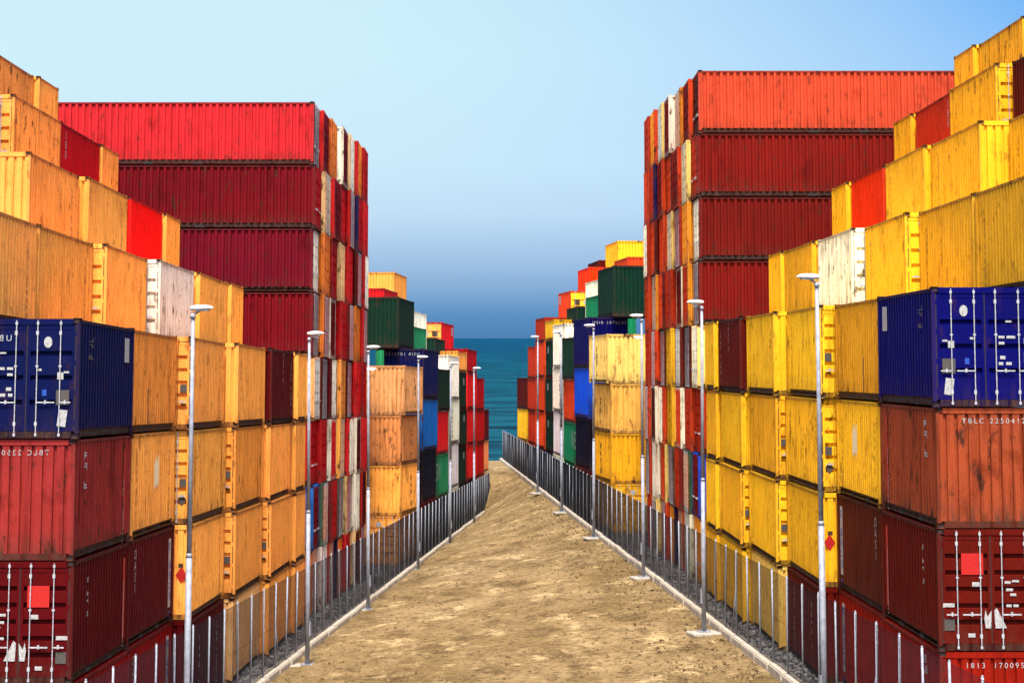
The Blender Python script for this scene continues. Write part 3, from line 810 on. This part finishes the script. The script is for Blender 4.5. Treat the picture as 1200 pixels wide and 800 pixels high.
# ------------------------------------------------------------------ lamp posts
POLE_H = 11.35
def lamp_meshes():
    lo = MB(); lo.tube((0, 0, .05), (0, 0, 5.2), .080, .076, 14); lo.tube((0, 0, 5.2), (0, 0, 5.3), .083, .064, 14)
    up = MB(); up.tube((0, 0, 5.3), (0, 0, POLE_H-.18), .064, .048, 12); up.tube((0, 0, POLE_H-.18), (0, 0, POLE_H-.06), .085, .05, 10)
    br = MB(); br.tube((0, 0, POLE_H-.10), (.20, 0, POLE_H+.02), .035, .03, 8)
    bs = MB(); bs.box(-.2, .2, -.2, .2, .03, .06)
    for sx in (-1, 1):
        for sy in (-1, 1): bs.tube((sx*.15, sy*.15, .06), (sx*.15, sy*.15, .11), .02, .02, 6)
    pad = MB(); pad.box(-.52, .52, -.42, .42, -.10, .03)
    # cobra-head luminaire: lofted rounded sections along x
    hd = MB(); secs = [(-.09, .06, .05, .02), (-.05, .11, .10, .01), (.14, .15, .125, .0), (.40, .17, .115, -.005), (.60, .13, .08, -.01), (.70, .05, .03, -.02)]
    n = 12
    for x, wy, hz, zc in secs:
        for i in range(n):
            a = 2*math.pi*i/n; zz = math.sin(a)*hz; zz = zz if zz > 0 else zz*.55
            hd.v.append((x*.78, math.cos(a)*wy*.80, POLE_H+.05+zc+.05*x+zz*.78))
    for s_ in range(len(secs)-1):
        for i in range(n):
            q = s_*n+i; q2 = s_*n+(i+1) % n; hd.f.append((q, q2, q2+n, q+n)); hd.m.append(0)
    hd.f.append(tuple(reversed(range(n)))); hd.m.append(0); hd.f.append(tuple(range((len(secs)-1)*n, len(secs)*n))); hd.m.append(0)
    ln = MB(); ln.box(.08, .42, -.08, .08, POLE_H-.005, POLE_H+.035)
    ju = MB(); ju.box(-.05, .30, -.05, .05, POLE_H-.95, POLE_H-.82); ju.tube((.3, 0, POLE_H-.885), (.38, 0, POLE_H-.885), .05, .02, 8)
    hat = MB(); hat.box(.075, .115, -.06, .06, 1.0, 1.5)
    return dict(concrete_pad=pad.mesh('concrete_pad', [PADM]), base_plate=bs.mesh('base_plate', [GALV]), lower_pole=lo.mesh('lower_pole', [GALV], True), upper_pole=up.mesh('upper_pole', [GALV], True),
                bracket=br.mesh('bracket', [GALV], True), lamp_head=hd.mesh('lamp_head', [LAMPW], True), lens=ln.mesh('lens', [LENS]), camera_arm=ju.mesh('side_arm', [LAMPW]), access_hatch=hat.mesh('access_hatch', [GALV]))
LM = lamp_meshes()
bevel(LM['concrete_pad'], .03, 1)
LAMPS = [47.6, 66.0, 83.2, 102.5, 120.5, 139.0]
LOFF = [.86, .72, .42, .42, .42, .42]
for side in (-1, 1):
    for i, d in enumerate(LAMPS):
        root = link('street_lamp', None)
        tag(root, 'slender silver lamp post, ' + ORD[i] + ' along the fence counting from the blue doors, ' + SIDE[side] + ' side', 'lamp post', 'lamp posts along the fences')
        root.matrix_world = YARD[side] @ Matrix.Translation(((kerb_x(d)+LOFF[i])*(-side), d, .02)) @ Matrix.Rotation(R((.0, -.25, -.35, -.15, .1, -.2)[i] if side == -1 else (-.25, .1, -.1, .15, -.2, .1)[i]), 4, 'Y') @ Matrix.Rotation((0 if side == -1 else math.pi) + side*.25, 4, 'Z')
        for n in ('concrete_pad', 'base_plate', 'lower_pole', 'upper_pole', 'bracket', 'access_hatch'): link(n, LM[n], root)
        h = link('lamp_head', LM['lamp_head'], root); link('lens', LM['lens'], h)
        if i == 2: link('side_arm', LM['camera_arm'], root)

# ------------------------------------------------------------------ loose stones
ICO_V = None
def stones(name, pts, material, sizes, label):
    """one mesh of many small angular stones"""
    rg = np.random.RandomState(4)
    t = (1+5**.5)/2
    bv = np.array([(-1, t, 0), (1, t, 0), (-1, -t, 0), (1, -t, 0), (0, -1, t), (0, 1, t), (0, -1, -t), (0, 1, -t), (t, 0, -1), (t, 0, 1), (-t, 0, -1), (-t, 0, 1)])/1.9
    bf = np.array([(0, 11, 5), (0, 5, 1), (0, 1, 7), (0, 7, 10), (0, 10, 11), (1, 5, 9), (5, 11, 4), (11, 10, 2), (10, 7, 6), (7, 1, 8), (3, 9, 4), (3, 4, 2), (3, 2, 6), (3, 6, 8), (3, 8, 9), (4, 9, 5), (2, 4, 11), (6, 2, 10), (8, 6, 7), (9, 8, 1)])
    n = len(pts); P = np.array(pts)
    V = bv[None]*(1 + rg.uniform(-.28, .28, (n, 12, 1)))
    V = V*(np.array(sizes)[:, None, None])*rg.uniform(.6, 1.25, (n, 1, 3))
    a = rg.uniform(0, 6.28, n); c, s = np.cos(a), np.sin(a)
    X = V[:, :, 0]*c[:, None] - V[:, :, 1]*s[:, None]; Y = V[:, :, 0]*s[:, None] + V[:, :, 1]*c[:, None]
    V = np.stack([X, Y, V[:, :, 2]*.75], 2) + P[:, None, :]
    Fc = bf[None] + (np.arange(n)*12)[:, None, None]
    me = bpy.data.meshes.new(name); me.from_pydata(V.reshape(-1, 3).tolist(), [], Fc.reshape(-1, 3).tolist()); me.materials.append(material); me.update()
    o = link(name, me); o['kind'] = 'stuff'; tag(o, label, 'stones'); return o
rg = np.random.RandomState(1)
for side in (-1, 1):
    pts, sz = [], []
    for i in range(11000):
        d = 44 + 70*rg.rand()**1.3; wd = 2.6
        x = kerb_x(d) - .12 - wd*rg.rand(); s_ = .03 + .085*rg.rand()**2
        pts.append((x*(-side), d, yz(side, d) + s_*.15)); sz.append(s_)
    stones('loose_gravel', pts, STONE, sz, 'dark broken stones lying behind the kerb, ' + SIDE[side] + ' side')
pts, sz = [], []
for i in range(9000):
    d = 52 + 95*rg.rand()**1.6; a, b = left_edge(d), right_edge(d)
    e = rg.rand()
    u = min(.5, .16*abs(rg.randn())) if e < .62 else rg.rand()*.5
    u = u if rg.rand() < .5 else 1-u
    s_ = .016 + .05*rg.rand()**3
    x = a + (b-a)*(.012 + .976*u)
    pts.append((x, d, road_z(d, u) + .045*VN(x*1.3, d*1.3)*min(1, min(u, 1-u)*70/4) + s_*.2)); sz.append(s_)
stones('dirt_clods', pts, CLOD, sz, 'small pale clods and pebbles strewn over the dirt road')
print('containers', NCONT, 'objects', len(bpy.data.objects))
